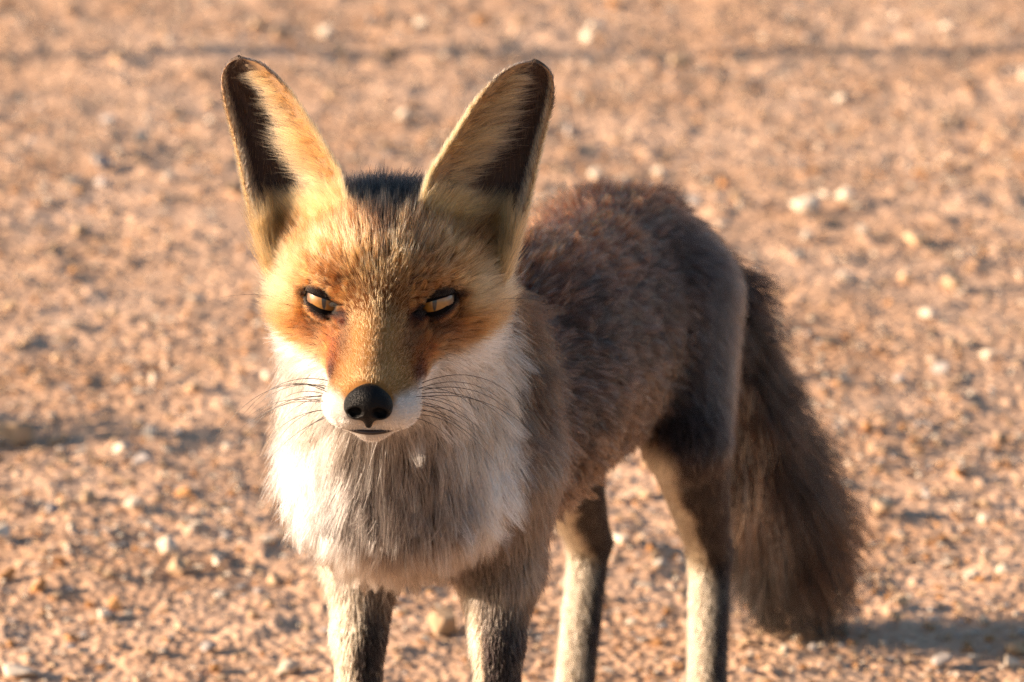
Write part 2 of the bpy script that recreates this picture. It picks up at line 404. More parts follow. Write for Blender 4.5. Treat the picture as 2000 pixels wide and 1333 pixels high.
    T = W[:, [0]] * hd_tip + W[:, [1]] * nk_tip + W[:, [2]] * tk_tip
    # legs: dark stripe on one side, cream on the other; on hindleg_b this paints in sun and shade
    for i, (g, dv, bias) in enumerate((('foreleg_a', (.95, -.25), .32), ('foreleg_b', (.97, -.15), -.30), ('hindleg_a', (.95, .2), -.62), ('hindleg_b', (.85, .5), -.12))):
        q = N[:, 0] * dv[0] + N[:, 1] * dv[1] + (nl - .5) * .5
        if i == 2: bias = np.interp(X[:, 2], [.11, .15, .20, .26], [.05, -.25, -.45, -.8])
        top = mixc(C(.58, .50, .40) * one, C(.22, .175, .155) * one, smooth(-.25, .15, q - bias))
        low = mixc(C(.62, .53, .42) * one, C(.075, .06, .06) * one, smooth(-.20, .22, q - bias))
        lim = (.222, .262) if i < 2 else (.20, .26)
        lg = mixc(low, top, smooth(*lim, X[:, 2]))
        if i < 2: lg = mixc(lg, C(.46, .42, .38) * one, smooth(.2, .7, -N[:, 1]) * smooth(.205, .25, X[:, 2]) * .7)
        lg = mixc(lg, C(.60, .53, .44) * one, (r1 < .15) * .5)
        ww = W[:, [3 + i]]; R += ww * lg * .6; M += ww * lg; T += ww * lg
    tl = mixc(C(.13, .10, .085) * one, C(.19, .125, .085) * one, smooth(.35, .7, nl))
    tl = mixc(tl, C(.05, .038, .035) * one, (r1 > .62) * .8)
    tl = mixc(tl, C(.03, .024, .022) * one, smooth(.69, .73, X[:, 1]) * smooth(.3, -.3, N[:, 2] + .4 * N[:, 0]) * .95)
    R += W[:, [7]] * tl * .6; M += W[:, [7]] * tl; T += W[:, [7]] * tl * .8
    dk = lambda c: c * (np.clip(c, 0, .85) / .85) ** 1.0 * .86
    return dk(R), dk(M), dk(T)

# skin colour = undercoat
BW = weights(BV)
R0, M0, T0 = coat(BV, BN, BW)
at = body.data.attributes.new('coat', 'FLOAT_COLOR', 'POINT')
at.data.foreach_set('color', np.concatenate([np.clip(R0 * .8, 0, 1), np.ones((len(BV), 1))], 1).astype(np.float32).ravel())

fur_mat = bpy.data.materials.new('fur'); fur_mat.use_nodes = True
fn_ = fur_mat.node_tree; fn_.nodes.clear()
fo = fn_.nodes.new('ShaderNodeOutputMaterial'); fh = fn_.nodes.new('ShaderNodeBsdfHairPrincipled')
fh.parametrization = 'COLOR'; fh.model = 'CHIANG'
fa = fn_.nodes.new('ShaderNodeAttribute'); fa.attribute_name = 'coat'
fn_.links.new(fa.outputs['Color'], fh.inputs['Color']); fn_.links.new(fh.outputs[0], fo.inputs['Surface'])
fh.inputs['Roughness'].default_value = .42; fh.inputs['Radial Roughness'].default_value = .6; fh.inputs['IOR'].default_value = 1.36

def make_fur(name, parent, X, N, flow, L, R, M, T, rad, npts=5, lift=.5, clump=.006, clump_s=.5, jit=.12, droop=.0, wave=.0, off=None, tuft_v=.16):
    n = len(X)
    L = L * (.72 + .5 * rng.random(n))
    lf = lift * (.75 + .5 * rng.random(n))
    d0 = unit(flow * np.cos(lf)[:, None] + N * np.sin(lf)[:, None] + jit * rng.standard_normal((n, 3)))
    d1 = unit(flow + N * (np.sin(lf) * .35)[:, None] + np.array([0, 0, -droop]) + jit * rng.standard_normal((n, 3)))
    pts = np.zeros((npts, n, 3)); pts[0] = X - N * .0008
    for i in range(1, npts):
        t = (i - .5) / (npts - 1)
        pts[i] = pts[i - 1] + unit(d0 * (1 - t) + d1 * t) * (L / (npts - 1))[:, None]
    if clump_s > 0:
        wob = np.stack([noise3(X, .35 / clump, 21 + k) for k in range(3)], 1) * clump
        key = np.floor((X + wob) / clump).astype(np.int64)
        key = key[:, 0] * 4000037 + key[:, 1] * 2003 + key[:, 2]
        _, inv = np.unique(key, return_inverse=True); inv = inv.ravel(); cnt = np.bincount(inv)
        k2 = rng.random(len(cnt)) * .7 + .3
        cs = clump_s * (.5 + .7 * rng.random(n)) * k2[inv]
        joff = rng.standard_normal((len(cnt), 3)) * wave
        for i in range(1, npts):
            t = i / (npts - 1)
            mean = np.stack([np.bincount(inv, weights=pts[i][:, j]) / cnt for j in range(3)], 1) + joff * (L.mean() * t)
            pts[i] += (mean[inv] - pts[i]) * (np.clip(cs, 0, 1) * t ** 1.2)[:, None]
    bri = np.exp(.24 * rng.standard_normal((n, 1)))
    if clump_s > 0: bri = bri * np.exp(tuft_v * rng.standard_normal(len(cnt)))[inv][:, None]
    tt = np.linspace(0, 1, npts)
    cols = np.zeros((npts, n, 4), np.float32); cols[..., 3] = 1
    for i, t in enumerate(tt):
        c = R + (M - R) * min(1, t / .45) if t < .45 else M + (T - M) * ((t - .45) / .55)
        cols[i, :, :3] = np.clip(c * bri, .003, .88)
    rr = (rad * (.75 + .5 * rng.random(n)))[None, :] * (1 - .88 * tt[:, None] ** 1.6)
    cu = bpy.data.hair_curves.new(name); cu.add_curves([npts] * n)
    base = FOX0 if off is None else off
    cu.position_data.foreach_set('vector', (pts - base).transpose(1, 0, 2).astype(np.float32).ravel())
    ra = cu.attributes.get('radius') or cu.attributes.new('radius', 'FLOAT', 'POINT')
    ra.data.foreach_set('value', rr.T.astype(np.float32).ravel())
    ca = cu.attributes.new('coat', 'FLOAT_COLOR', 'POINT'); ca.data.foreach_set('color', cols.transpose(1, 0, 2).ravel())
    cu.materials.append(fur_mat)
    o = link(bpy.data.objects.new(name, cu), parent); o['kind'] = 'stuff'
    return o
TRI = np.concatenate([BF[:, [0, 1, 2]], BF[:, [0, 2, 3]]])
TA = .5 * np.linalg.norm(np.cross(BV[TRI[:, 1]] - BV[TRI[:, 0]], BV[TRI[:, 2]] - BV[TRI[:, 0]]), axis=1)
def scatter(vert_density):
    lam = TA * vert_density[TRI].mean(1)
    cnt = rng.poisson(lam); t = np.repeat(np.arange(len(TRI)), cnt); n = len(t)
    u, v = rng.random(n), rng.random(n); m = u + v > 1; u[m], v[m] = 1 - u[m], 1 - v[m]
    q = TRI[t]
    B = lambda A: A[q[:, 0]] * (1 - u - v)[:, None] + A[q[:, 1]] * u[:, None] + A[q[:, 2]] * v[:, None]
    return B(BV), unit(B(BN))
VL = hair_length(BV, BW)
Vrad = np.where(BW[:, 0] > .5, .000105, np.where(BW[:, 1] > .5, .00016, .00022)); Vrad = np.where(BW[:, 7] > .5, .0003, Vrad)
COVER = 6.0
dens = COVER / (VL * 2 * Vrad)
hv = to_head(BV)
toc = unit(CAMPOS - BV); facing = (toc * BN).sum(1)
dens *= np.where(facing > -.35, 1.0, .45)                     # the far side needs less
dens *= np.where(BV[:, 2] < .012, 0, 1)
near_eye = np.hypot((np.abs(hv[:, 0]) - 2.78), hv[:, 2]) < 1.7
VL = np.where(near_eye & (hv[:, 1] < 2.5), np.minimum(VL, .0035), VL); dens = np.where(near_eye & (hv[:, 1] < 2.5), dens * 1.6, dens)
dens = np.minimum(dens, 9.0e6)
nose_c = np.array([0, -6.7, -3.45])
def bare(h):                                                  # no hair on the nose leather, eyes and lips
    ax = np.abs(h[:, 0])
    e = np.hypot((ax - 2.8) / .92, (h[:, 2] + .03 - .30 * (ax - 2.8)) / .34)
    b = (e < 1.0) & (h[:, 1] < 2.5)
    b |= np.sqrt((ax - 2.78) ** 2 + (h[:, 1] - .8) ** 2 + h[:, 2] ** 2) < 1.02
    b |= (((h - nose_c) / np.array([1.15, 1.25, .95])) ** 2).sum(1) < 1
    b |= (ax < 1.45) & (np.abs(h[:, 2] + 5.06 - .10 * ax ** 2) < .17) & (h[:, 1] < -4.0)
    return b
if not QUICK:
    FX, FN = scatter(dens)
    keep = ~bare(to_head(FX)); FX, FN = FX[keep], FN[keep]
    FW = weights(FX)
    FLn = hair_length(FX, FW); FF = lie(FX, FN, FW); FR_, FM_, FT_ = coat(FX, FN, FW)
    top = FW.argmax(1)
    def part(name, m, rad, **kw):
        make_fur(name, body, FX[m], FN[m], FF[m], FLn[m], FR_[m], FM_[m], FT_[m], rad, **kw)
        print('FUR', name, int(m.sum()))
    fh_ = to_head(FX)
    muz = (top == 0) & (fh_[:, 1] < -1.2)
    part('muzzle_fur', muz, .000095, npts=4, lift=.34, clump=.0018, clump_s=.15, jit=.14)
    part('head_fur', (top == 0) & ~muz, .000105, npts=6, lift=.55, clump=.0034, clump_s=.75, jit=.15, droop=.06, wave=.18, tuft_v=.24)
    part('ruff_fur', top == 1, .00016, npts=7, lift=.72, clump=.0075, clump_s=.8, jit=.19, droop=.15, wave=.32, tuft_v=.22)
    part('coat_fur', top == 2, .00022, npts=6, lift=.55, clump=.0075, clump_s=.8, jit=.16, droop=.15, wave=.32, tuft_v=.30)
    for g, i in (('foreleg_fur', 3), ('foreleg_fur', 4), ('hindleg_fur', 5), ('hindleg_fur', 6)):
        part(g, top == i, .00018, npts=4, lift=.45, clump=.003, clump_s=.3, jit=.17)
    part('tail_fur', top == 7, .0003, npts=7, lift=.7, clump=.013, clump_s=.6, jit=.2, droop=.2, wave=.3)

# ------------------------------------------------------------------ ears
def catmull(P_, n):
    P_ = np.array(P_, float); d = np.r_[0, np.cumsum(np.linalg.norm(np.diff(P_, axis=0), axis=1))]; t = np.linspace(0, d[-1], n)
    out = np.stack([np.interp(t, d, P_[:, i]) for i in range(P_.shape[1])], 1)
    for _ in range(2):
        out[1:-1] = out[1:-1] * .5 + (out[:-2] + out[2:]) * .25
    return out
NT, NS = 40, 25
EIN = [(1.7, 1.9, 2.2), (1.7, 2.6, 3.9), (2.2, 3.4, 5.8), (3.3, 3.8, 7.6), (4.6, 4.2, 9.6), (5.5, 4.4, 10.6), (6.3, 4.6, 11.2), (7.0, 4.8, 11.4), (7.5, 5.0, 11.35)]
EOUT = [(5.9, 3.9, -.4), (6.6, 4.3, 1.5), (7.2, 4.8, 3.9), (7.8, 5.3, 6.7), (8.35, 5.4, 9.0), (8.5, 5.4, 10.0), (8.4, 5.3, 10.7), (8.05, 5.15, 11.15), (7.5, 5.0, 11.35)]
def ear_grid():
    I, O = catmull(EIN, NT), catmull(EOUT, NT)
    sgrid = np.linspace(-1, 1, NS)
    Gd = np.zeros((NT, NS, 3))
    prof = np.interp(sgrid, [-1, -.6, -.15, .30, .66, .86, .94, 1], [.02, .20, .62, 1.1, .95, .25, -.10, .14])
    for _ in range(1): prof[1:-1] = prof[1:-1] * .5 + (prof[:-2] + prof[2:]) * .25
    wid = np.linalg.norm(O - I, axis=1)
    dep = .34 * wid * smooth(0, .35, np.linspace(1, 0, NT)) ** .5
    for j, sg in enumerate(sgrid):
        Gd[:, j] = I + (O - I) * (sg + 1) / 2
        Gd[:, j, 1] += dep * prof[j]
    return Gd
EG = ear_grid()
ear_skin, en, el_, eb = new_mat('ear_skin')
ea = en.new('ShaderNodeAttribute'); ea.attribute_name = 'coat'; el_.new(ea.outputs['Color'], eb.inputs['Base Color']); eb.inputs['Roughness'].default_value = .85
def gnormals(A):
    du = np.gradient(A, axis=0); dv = np.gradient(A, axis=1); return unit(np.cross(du, dv))
def bil(A, t, u):                      # sample a grid
    a = t * (NT - 1); b = (u + 1) / 2 * (NS - 1); i = np.clip(a.astype(int), 0, NT - 2); j = np.clip(b.astype(int), 0, NS - 2)
    fa, fb = (a - i)[:, None], (b - j)[:, None]
    return (A[i, j] * (1 - fa) + A[i + 1, j] * fa) * (1 - fb) + (A[i, j + 1] * (1 - fa) + A[i + 1, j + 1] * fa) * fb
def build_ear(sd):
    A = EG.copy(); A[..., 0] *= sd
    A = HEAD0 + (A.reshape(-1, 3) * .01) @ HR.T; A = A.reshape(NT, NS, 3)
    nn = gnormals(A); nn[-2:] = nn[-3]; nn = np.where((nn[..., 1] > 0)[..., None], -nn, nn)      # towards the opening
    th = .0022 * (1 - np.abs(np.linspace(-1, 1, NS)) ** 4)[None, :, None] * np.ones((NT, 1, 1)) + .0003
    Bk = A - nn * th
    V = np.concatenate([A.reshape(-1, 3), Bk.reshape(-1, 3)]); o = NT * NS
    F = []
    for i in range(NT - 1):
        for j in range(NS - 1):
            a = i * NS + j; q = (a, a + 1, a + NS + 1, a + NS)
            F.append(q if sd > 0 else q[::-1]); q2 = tuple(o + k for k in q[::-1]); F.append(q2 if sd > 0 else q2[::-1])
        for j in (0, NS - 1):
            a = i * NS + j; F.append((a, a + NS, o + a + NS, o + a))
    base = A[4, NS // 2]
    ob = mesh_obj('ear', V - base, F, ear_skin, fox); ob.location = base - FOX0
    tt = np.repeat(np.linspace(0, 1, NT), NS); ss = np.tile(np.linspace(-1, 1, NS), NT)
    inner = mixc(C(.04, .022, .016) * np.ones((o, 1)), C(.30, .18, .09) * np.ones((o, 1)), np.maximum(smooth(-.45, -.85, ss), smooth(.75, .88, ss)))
    outer = C(.07, .045, .03) * np.ones((o, 1))
    at = ob.data.attributes.new('coat', 'FLOAT_COLOR', 'POINT')
    at.data.foreach_set('color', np.concatenate([np.concatenate([inner, outer]), np.ones((2 * o, 1))], 1).astype(np.float32).ravel())
    if QUICK: return
    dU = np.gradient(A, axis=0); dS = np.gradient(A, axis=1)
    def tuft(name, n, trange, srange, length, dirt, dirs, rad, colf, lift, side=1, **kw):
        tt_ = np.linspace(trange[0], trange[1], 60); wd = np.interp(tt_, np.linspace(0, 1, NT), np.linalg.norm(EG[:, -1] - EG[:, 0], axis=1)) + .25; cdf = np.cumsum(wd); cdf /= cdf[-1]
        t = np.interp(rng.random(n), np.r_[0, cdf], np.r_[trange[0], tt_]); u = srange[0] + (srange[1] - srange[0]) * rng.random(n)
        X = bil(A if side > 0 else Bk, t, u); Nn = unit(bil(nn, t, u)) * side
        fl = unit(unit(bil(dU, t, u)) * dirt(t, u)[:, None] + unit(bil(dS, t, u)) * dirs(t, u)[:, None])
        R, M, T = colf(t, u, n)
        make_fur(name, ob, X, Nn, fl, length(t, u), R, M, T, rad, lift=lift, off=base, **kw)
    one = lambda n: np.ones((n, 1))
    def cin(t, u, n):
        r = rng.random(n); c = mixc(C(.41, .21, .08) * one(n), C(.44, .305, .17) * one(n), smooth(-.85, -.35, u) * .9)
        c = mixc(c, C(.38, .18, .04) * one(n), smooth(.35, .1, t) * .8)
        c = mixc(c, C(.10, .06, .04) * one(n), (r > .86) * 1.)
        edge = smooth(-.93, -.98, u) * smooth(.35, .6, t); c = mixc(c, C(.03, .022, .02) * one(n), edge)
        tip = smooth(.965, .99, t); c = mixc(c, C(.04, .03, .025) * one(n), tip * .8)
        return c * .55, c, np.minimum(c * 1.15, .85)
    # long hair growing from the inner edge across the opening
    tuft('ear_fur', 7000, (.02, .95), (-1, -.38), lambda t, u: (.005 + .015 * smooth(-.95, -.5, u)) * (1 - .8 * smooth(.6, 1, t)) * (.45 + .7 * rng.random(len(t))) * (.55 + .9 * noise2(t, u * 0 + sd, 16, 31)),
         lambda t, u: .35 + .9 * smooth(-.4, -1, u) + .3 * t, lambda t, u: .25 + .75 * smooth(-1, -.6, u), .00011, cin, .45, npts=7, clump=.0038, clump_s=.8, jit=.2, wave=.13, tuft_v=.2)
    # fuzz over the inner edge
    def cedge(t, u, n):
        c = mixc(C(.40, .24, .10) * one(n), C(.50, .38, .23) * one(n), rng.random(n)); c = mixc(c, C(.04, .03, .025) * one(n), smooth(.55, .8, t) * (rng.random(n) < .75)); return c * .6, c, c * 1.1
    tuft('ear_fur', 2600, (.02, .94), (-1, -.90), lambda t, u: .008 - .005 * smooth(.5, 1, t), lambda t, u: 1 + 0 * t, lambda t, u: -.5 + 0 * t, .0001, cedge, .6, npts=5, clump=.003, clump_s=.5, jit=.2)
    tuft('ear_fur', 1600, (.05, .80), (.94, 1), lambda t, u: .005 - .002 * t, lambda t, u: 1 + 0 * t, lambda t, u: .5 + 0 * t, .0001, cedge, .6, npts=5, clump=.003, clump_s=.5, jit=.2)
    # cream rim on the outer edge
    def crim(t, u, n):
        c = mixc(C(.50, .35, .20) * one(n), C(.03, .022, .02) * one(n), smooth(.93, .985, u) * smooth(.70, .8, t))
        c = mixc(c, C(.05, .035, .03) * one(n), (rng.random(n) > .8) * 1.); return c * .6, c, c * 1.1
    tuft('ear_fur', 5000, (.05, .95), (.80, 1), lambda t, u: (.0035 + .004 * (1 - t)) * (1 - .8 * smooth(.88, 1, t)), lambda t, u: .9 - .5 * smooth(.85, 1, t), lambda t, u: -.45 + 0 * t, .0001, crim, .35, npts=5, clump=.003, clump_s=.5, jit=.15)
    # sparse dark hair in the cup
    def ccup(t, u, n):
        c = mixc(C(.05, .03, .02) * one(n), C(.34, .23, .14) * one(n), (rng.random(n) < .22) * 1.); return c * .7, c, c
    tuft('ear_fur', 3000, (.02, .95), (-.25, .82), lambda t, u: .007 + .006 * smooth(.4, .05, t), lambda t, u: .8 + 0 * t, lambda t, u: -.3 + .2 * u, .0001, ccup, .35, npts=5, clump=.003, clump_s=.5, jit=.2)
    # tufts at the foot of the opening
    def cfoot(t, u, n):
        c = mixc(C(.43, .21, .075) * one(n), C(.49, .32, .17) * one(n), rng.random(n)); return c * .6, c, c * 1.1
    tuft('ear_fur', 4500, (.0, .24), (-1, .95), lambda t, u: .017 + .005 * u, lambda t, u: 1 + 0 * t, lambda t, u: .25 + 0 * t, .00011, cfoot, .6, npts=6, clump=.004, clump_s=.6, jit=.16)
    # short velvet behind
    def cback(t, u, n):
        c = mixc(C(.36, .22, .10) * one(n), C(.03, .022, .02) * one(n), np.maximum(smooth(.15, .5, t + .2 * rng.random(n)) * smooth(.95, .7, u) * smooth(-.98, -.85, u), smooth(.74, .82, t))); return c * .6, c, c
    tuft('ear_fur', 12000, (.0, .955), (-1, 1), lambda t, u: (.0045 + .004 * (1 - t)) * (1 - .9 * smooth(.85, 1, t)), lambda t, u: 1 + 0 * t, lambda t, u: .0 * t, .00014, cback, .35, side=-1, npts=4, clump=.003, clump_s=.4, jit=.15)
for sd in (-1, 1): build_ear(sd)

# ------------------------------------------------------------------ eyes
eye_m, yn, yl, yb = new_mat('amber_eye')
def eye_material():
    tc = yn.new('ShaderNodeTexCoord'); sp = yn.new('ShaderNodeSeparateXYZ'); yl.new(tc.outputs['Object'], sp.inputs[0])
    def mth(op, a, b=None):
        m = yn.new('ShaderNodeMath'); m.operation = op
        for i, v in enumerate((a, b)):
            if v is None: continue
            if isinstance(v, float): m.inputs[i].default_value = v
            else: yl.new(v, m.inputs[i])
        return m.outputs[0]
    xx, zz = mth('MULTIPLY', sp.outputs[0], 100.0), mth('MULTIPLY', sp.outputs[2], 100.0)
    pup = mth('SQRT', mth('ADD', mth('POWER', mth('DIVIDE', xx, .115), 2.0), mth('POWER', mth('DIVIDE', zz, .50), 2.0)))
    rad = mth('SQRT', mth('ADD', mth('POWER', xx, 2.0), mth('POWER', zz, 2.0)))
    rp = yn.new('ShaderNodeValToRGB'); yl.new(rad, rp.inputs[0])
    e = rp.color_ramp.elements; e[0].position = .12; e[0].color = (.27, .12, .015, 1); e[1].position = .93; e[1].color = (.03, .012, .004, 1)
    q = e.new(.55); q.color = (.30, .13, .015, 1); q = e.new(.80); q.color = (.12, .045, .008, 1)
    ns = yn.new('ShaderNodeTexNoise'); ns.inputs['Scale'].default_value = 900; yl.new(tc.outputs['Object'], ns.inputs['Vector'])
    mr = yn.new('ShaderNodeMapRange'); yl.new(ns.outputs['Fac'], mr.inputs['Value']); mr.inputs['To Min'].default_value = .6; mr.inputs['To Max'].default_value = 1.3
    mm = yn.new('ShaderNodeMix'); mm.data_type = 'RGBA'; mm.blend_type = 'MULTIPLY'; mm.inputs['Factor'].default_value = 1
    yl.new(rp.outputs[0], mm.inputs['A']); yl.new(mr.outputs[0], mm.inputs['B'])
    st = yn.new('ShaderNodeMapRange'); st.inputs['From Min'].default_value = .85; st.inputs['From Max'].default_value = 1.1; yl.new(pup, st.inputs['Value'])
    m2 = yn.new('ShaderNodeMix'); m2.data_type = 'RGBA'; yl.new(st.outputs[0], m2.inputs['Factor'])
    m2.inputs['A'].default_value = (.003, .003, .004, 1); yl.new(mm.outputs['Result'], m2.inputs['B'])
    yl.new(m2.outputs['Result'], yb.inputs['Base Color'])
    yb.inputs['Roughness'].default_value = .5; yb.inputs['Coat Weight'].default_value = 1.0; yb.inputs['Coat Roughness'].default_value = .02; yb.inputs['Coat IOR'].default_value = 1.5
eye_material()
def uvsphere(r, nu=40, nv=24):
    V = [(0, 0, r)] + [(r * math.sin(math.pi * i / nv) * math.cos(2 * math.pi * j / nu), r * math.sin(math.pi * i / nv) * math.sin(2 * math.pi * j / nu), r * math.cos(math.pi * i / nv)) for i in range(1, nv) for j in range(nu)] + [(0, 0, -r)]
    F = [(0, 1 + j, 1 + (j + 1) % nu) for j in range(nu)]
    for i in range(nv - 2):
        for j in range(nu):
            a, b = 1 + i * nu + j, 1 + i * nu + (j + 1) % nu; F.append((a, a + nu, b + nu, b))
    k = len(V) - 1; F += [(k, k - nu + (j + 1) % nu, k - nu + j) for j in range(nu)]
    return V, F
ER = .0098
for sd in (-1, 1):
    c = H(sd * 2.78, .80, .0)
    V, F = uvsphere(ER); ey = mesh_obj('eye', V, F, eye_m, fox); ey.location = c - FOX0; ey.rotation_euler = (math.radians(-9), 0, YAW)
    # almond opening: upper and lower lid as a black rim
    K = 48; ring = []
    for k in range(K):
        f = 2 * math.pi * k / K; cx, cz = math.cos(f), math.sin(f)
        ox = .90 * cx; oz = (.24 * abs(cz) ** .9 if cz > 0 else -.33 * abs(cz) ** .9)
        tl = .30 * ox
        ring.append((sd * ox, oz + tl - .02, sd * (ox * 1.0 + .16 * cx), oz + .20 * cz + tl * 1.08 - .02 - (.16 if cz < 0 else 0)))
    V = []; fr = lambda x, z, R: -math.sqrt(max(R * R - x * x - z * z, .02)) + .9 * max(0, math.hypot(x, z) - .92) + .35 * max(0, sd * x - .55)
    RM, RR = (0, .3, .7, 1.5, 2.3, 3.2), (.992, 1.03, 1.05, 1.06, 1.06, 1.03)
    for rr in range(6):
        for (ax_, az_, bx_, bz_) in ring:
            x_, z_ = ax_ + (bx_ - ax_) * RM[rr], az_ + (bz_ - az_) * RM[rr]
            V.append(HR @ (np.array([x_, fr(x_, z_, RR[rr]), z_]) * .01))
    F = [(r_ * K + k, r_ * K + (k + 1) % K, (r_ + 1) * K + (k + 1) % K, (r_ + 1) * K + k) for r_ in range(5) for k in range(K)]
    lid = mesh_obj('eyelid', V, F, skin, ey); lid.matrix_local = ey.matrix_basis.to_3x3().inverted().to_4x4()
    at = lid.data.attributes.new('coat', 'FLOAT_COLOR', 'POINT')
    at.data.foreach_set('color', np.array([(.004, .003, .003, 1) if i < 3 * K else (.10, .05, .025, 1) for i in range(6 * K)], np.float32).ravel())
    if QUICK: continue
    VA = np.array(V).reshape(6, K, 3); nh = 4200
    ti = 1.9 + 3.1 * rng.random(nh) ** .8; ki = rng.integers(0, K, nh); kf = rng.random(nh)[:, None]; i0 = np.minimum(ti.astype(int), 4); tf = (ti - i0)[:, None]
    pa = VA[i0, ki] * (1 - tf) + VA[i0 + 1, ki] * tf; pb = VA[i0, (ki + 1) % K] * (1 - tf) + VA[i0 + 1, (ki + 1) % K] * tf
    LX = pa * (1 - kf) + pb * kf; LN = unit(LX); LX = LX + c + LN * .0009
    LW = np.zeros((nh, len(GROUPS))); LW[:, 0] = 1
    LR, LM, LT = coat(LX, LN, LW); blk = smooth(3.0, 2.2, ti)[:, None]
    LR, LM, LT = [q_ * (1 - blk) + C(.004, .003, .003) * blk for q_ in (LR, LM, LT)]
    lf_ = make_fur('eyelid_fur', ey, LX, LN, lie(LX, LN, LW), .0030 + .0016 * rng.random(nh), LR, LM, LT, .0001, npts=5, lift=.45, clump=.002, clump_s=.3, jit=.16, off=c)
    lf_.matrix_local = ey.matrix_basis.to_3x3().inverted().to_4x4()

# ------------------------------------------------------------------ nose leather and mouth
npr = []
def nn_(p, cut=False):
    p.cut = cut; npr.append(p)
nc = nose_c * .01
cm = lambda *a: np.array(a) * .01 + nc
nn_(Ell(cm(0, .05, .16), (.0112, .0072, .0080), .003)); nn_(Cone(cm(0, -.10, -.2), cm(0, .12, -1.0), .0050, .0018, .003))
nn_(Cone(cm(0, .1, .30), cm(0, .9, .45), .0068, .0050, .004))
for s_ in (-1, 1): nn_(Ell(cm(s_ * .64, -.02, -.10), (.0054, .0060, .0058), .003))
for s_ in (-1, 1):
    nn_(Cone(cm(s_ * .40, -.80, -.20), cm(s_ * .66, -.35, -.20), .0024, .0030, .0012), True)
    nn_(Cone(cm(s_ * .62, -.70, -.32), cm(s_ * 1.15, -.25, -.42), .0010, .0014, .001), True)
nn_(Cone(cm(0, -.86, .10), cm(0, -.30, -1.1), .0005, .0007, .0012), True)
NF = field(npr, nc - .02, nc + .02, .00045)
NV, NFc = surface_nets(NF, nc - .02, .00045); NV = relax(NV, NFc, 2)
NV = HEAD0 + NV @ HR.T
nose_m, nn2, nl2, nb2 = new_mat('nose_leather')
nb2.inputs['Base Color'].default_value = (.004, .004, .0045, 1); nb2.inputs['Roughness'].default_value = .42; nb2.inputs['Specular IOR Level'].default_value = .13
tcn = nn2.new('ShaderNodeTexCoord'); vn = nn2.new('ShaderNodeTexVoronoi'); vn.inputs['Scale'].default_value = 1500; nl2.new(tcn.outputs['Object'], vn.inputs['Vector'])
bpn = nn2.new('ShaderNodeBump'); bpn.inputs['Distance'].default_value = .0004; bpn.inputs['Strength'].default_value = .8; bpn.invert = True
nl2.new(vn.outputs['Distance'], bpn.inputs['Height']); nl2.new(bpn.outputs[0], nb2.inputs['Normal'])
nbase = H(*nose_c); no = mesh_obj('nose', NV - nbase, NFc, nose_m, fox); no.location = nbase - FOX0
def tube(pts, rads, ns=6, flat=1.0):
    pts = np.array(pts, float); V, F = [], []
    tg = unit(np.gradient(pts, axis=0)); ref = np.array([0, 0, 1.0]); 
    for i, p in enumerate(pts):
        a = np.cross(tg[i], ref); a = a / max(np.linalg.norm(a), 1e-6); b = np.cross(a, tg[i])
        for k in range(ns):
            f = 2 * math.pi * k / ns; V.append(p + rads[i] * (a * math.cos(f) + b * math.sin(f) * flat))
    for i in range(len(pts) - 1):
        for k in range(ns):
            F.append((i * ns + k, i * ns + (k + 1) % ns, (i + 1) * ns + (k + 1) % ns, (i + 1) * ns + k))
    F.append(tuple(range(ns))[::-1]); F.append(tuple((len(pts) - 1) * ns + k for k in range(ns)))
    return V, F
lip_m, lpn, lpl, lpb = new_mat('lip'); lpb.inputs['Base Color'].default_value = (.02, .011, .009, 1); lpb.inputs['Roughness'].default_value = .4
xs = np.linspace(-1.9, 1.9, 25)
lp = [H(x, -5.72 + .30 * x * x, -5.07 + .10 * x * x) for x in xs]
V, F = tube(lp, [.0021 * math.sqrt(max(.05, 1 - (x / 1.95) ** 2)) for x in xs], 8, .75)
mb = H(0, -5.6, -5.05); mo = mesh_obj('mouth', np.array(V) - mb, F, lip_m, fox); mo.location = mb - FOX0

# ------------------------------------------------------------------ whiskers
wh_m, whn, whl, whb = new_mat('whisker'); whb.inputs['Base Color'].default_value = (.012, .010, .010, 1); whb.inputs['Roughness'].default_value = .35
rw = random.Random(5)
def whisker(root, mid, tip, r=.00022):
    root, mid, tip = map(np.array, (root, mid, tip))
    pts = [H(*((1 - t) ** 2 * root + 2 * t * (1 - t) * mid + t * t * tip)) for t in np.linspace(0, 1, 14)]
    V, F = tube(pts, [r * (1 - .8 * t) for t in np.linspace(0, 1, 14)], 5)
    o = mesh_obj('whisker', np.array(V) - pts[0], F, wh_m, fox); o.location = pts[0] - FOX0
for sd in (-1, 1):
    for i in range(15):
        row, col_ = i % 4, i // 4
        y0 = -5.3 + col_ * .75 + rw.uniform(-.1, .1); z0 = -3.35 - row * .36 + rw.uniform(-.08, .08)
        Ln = rw.uniform(3.4, 7.0) * (1 - .08 * row) * (.75 + .12 * col_); up = rw.uniform(-.1, .75) - .28 * row
        x0 = 1.95 + .08 * col_
        whisker((sd * x0, y0, z0), (sd * (x0 + Ln * .55), y0 + Ln * .12, z0 + up * Ln * .35 + .15), (sd * (x0 + Ln * .95), y0 + Ln * rw.uniform(.2, .45), z0 + (up - rw.uniform(.7, 1.4)) * Ln * .5))
    whisker((sd * 5.2, 2.6, -.5), (sd * 7.2, 2.8, -.1), (sd * 9.0, 3.2, -.9), .00012)
    whisker((sd * 1.9, .8, 1.3), (sd * 2.2, .3, 2.6), (sd * 3.2, 1.2, 4.4), .00011)
    whisker((sd * 1.8, .8, 1.1), (sd * 2.6, .2, 1.6), (sd * 4.0, .9, 2.0), .00010)

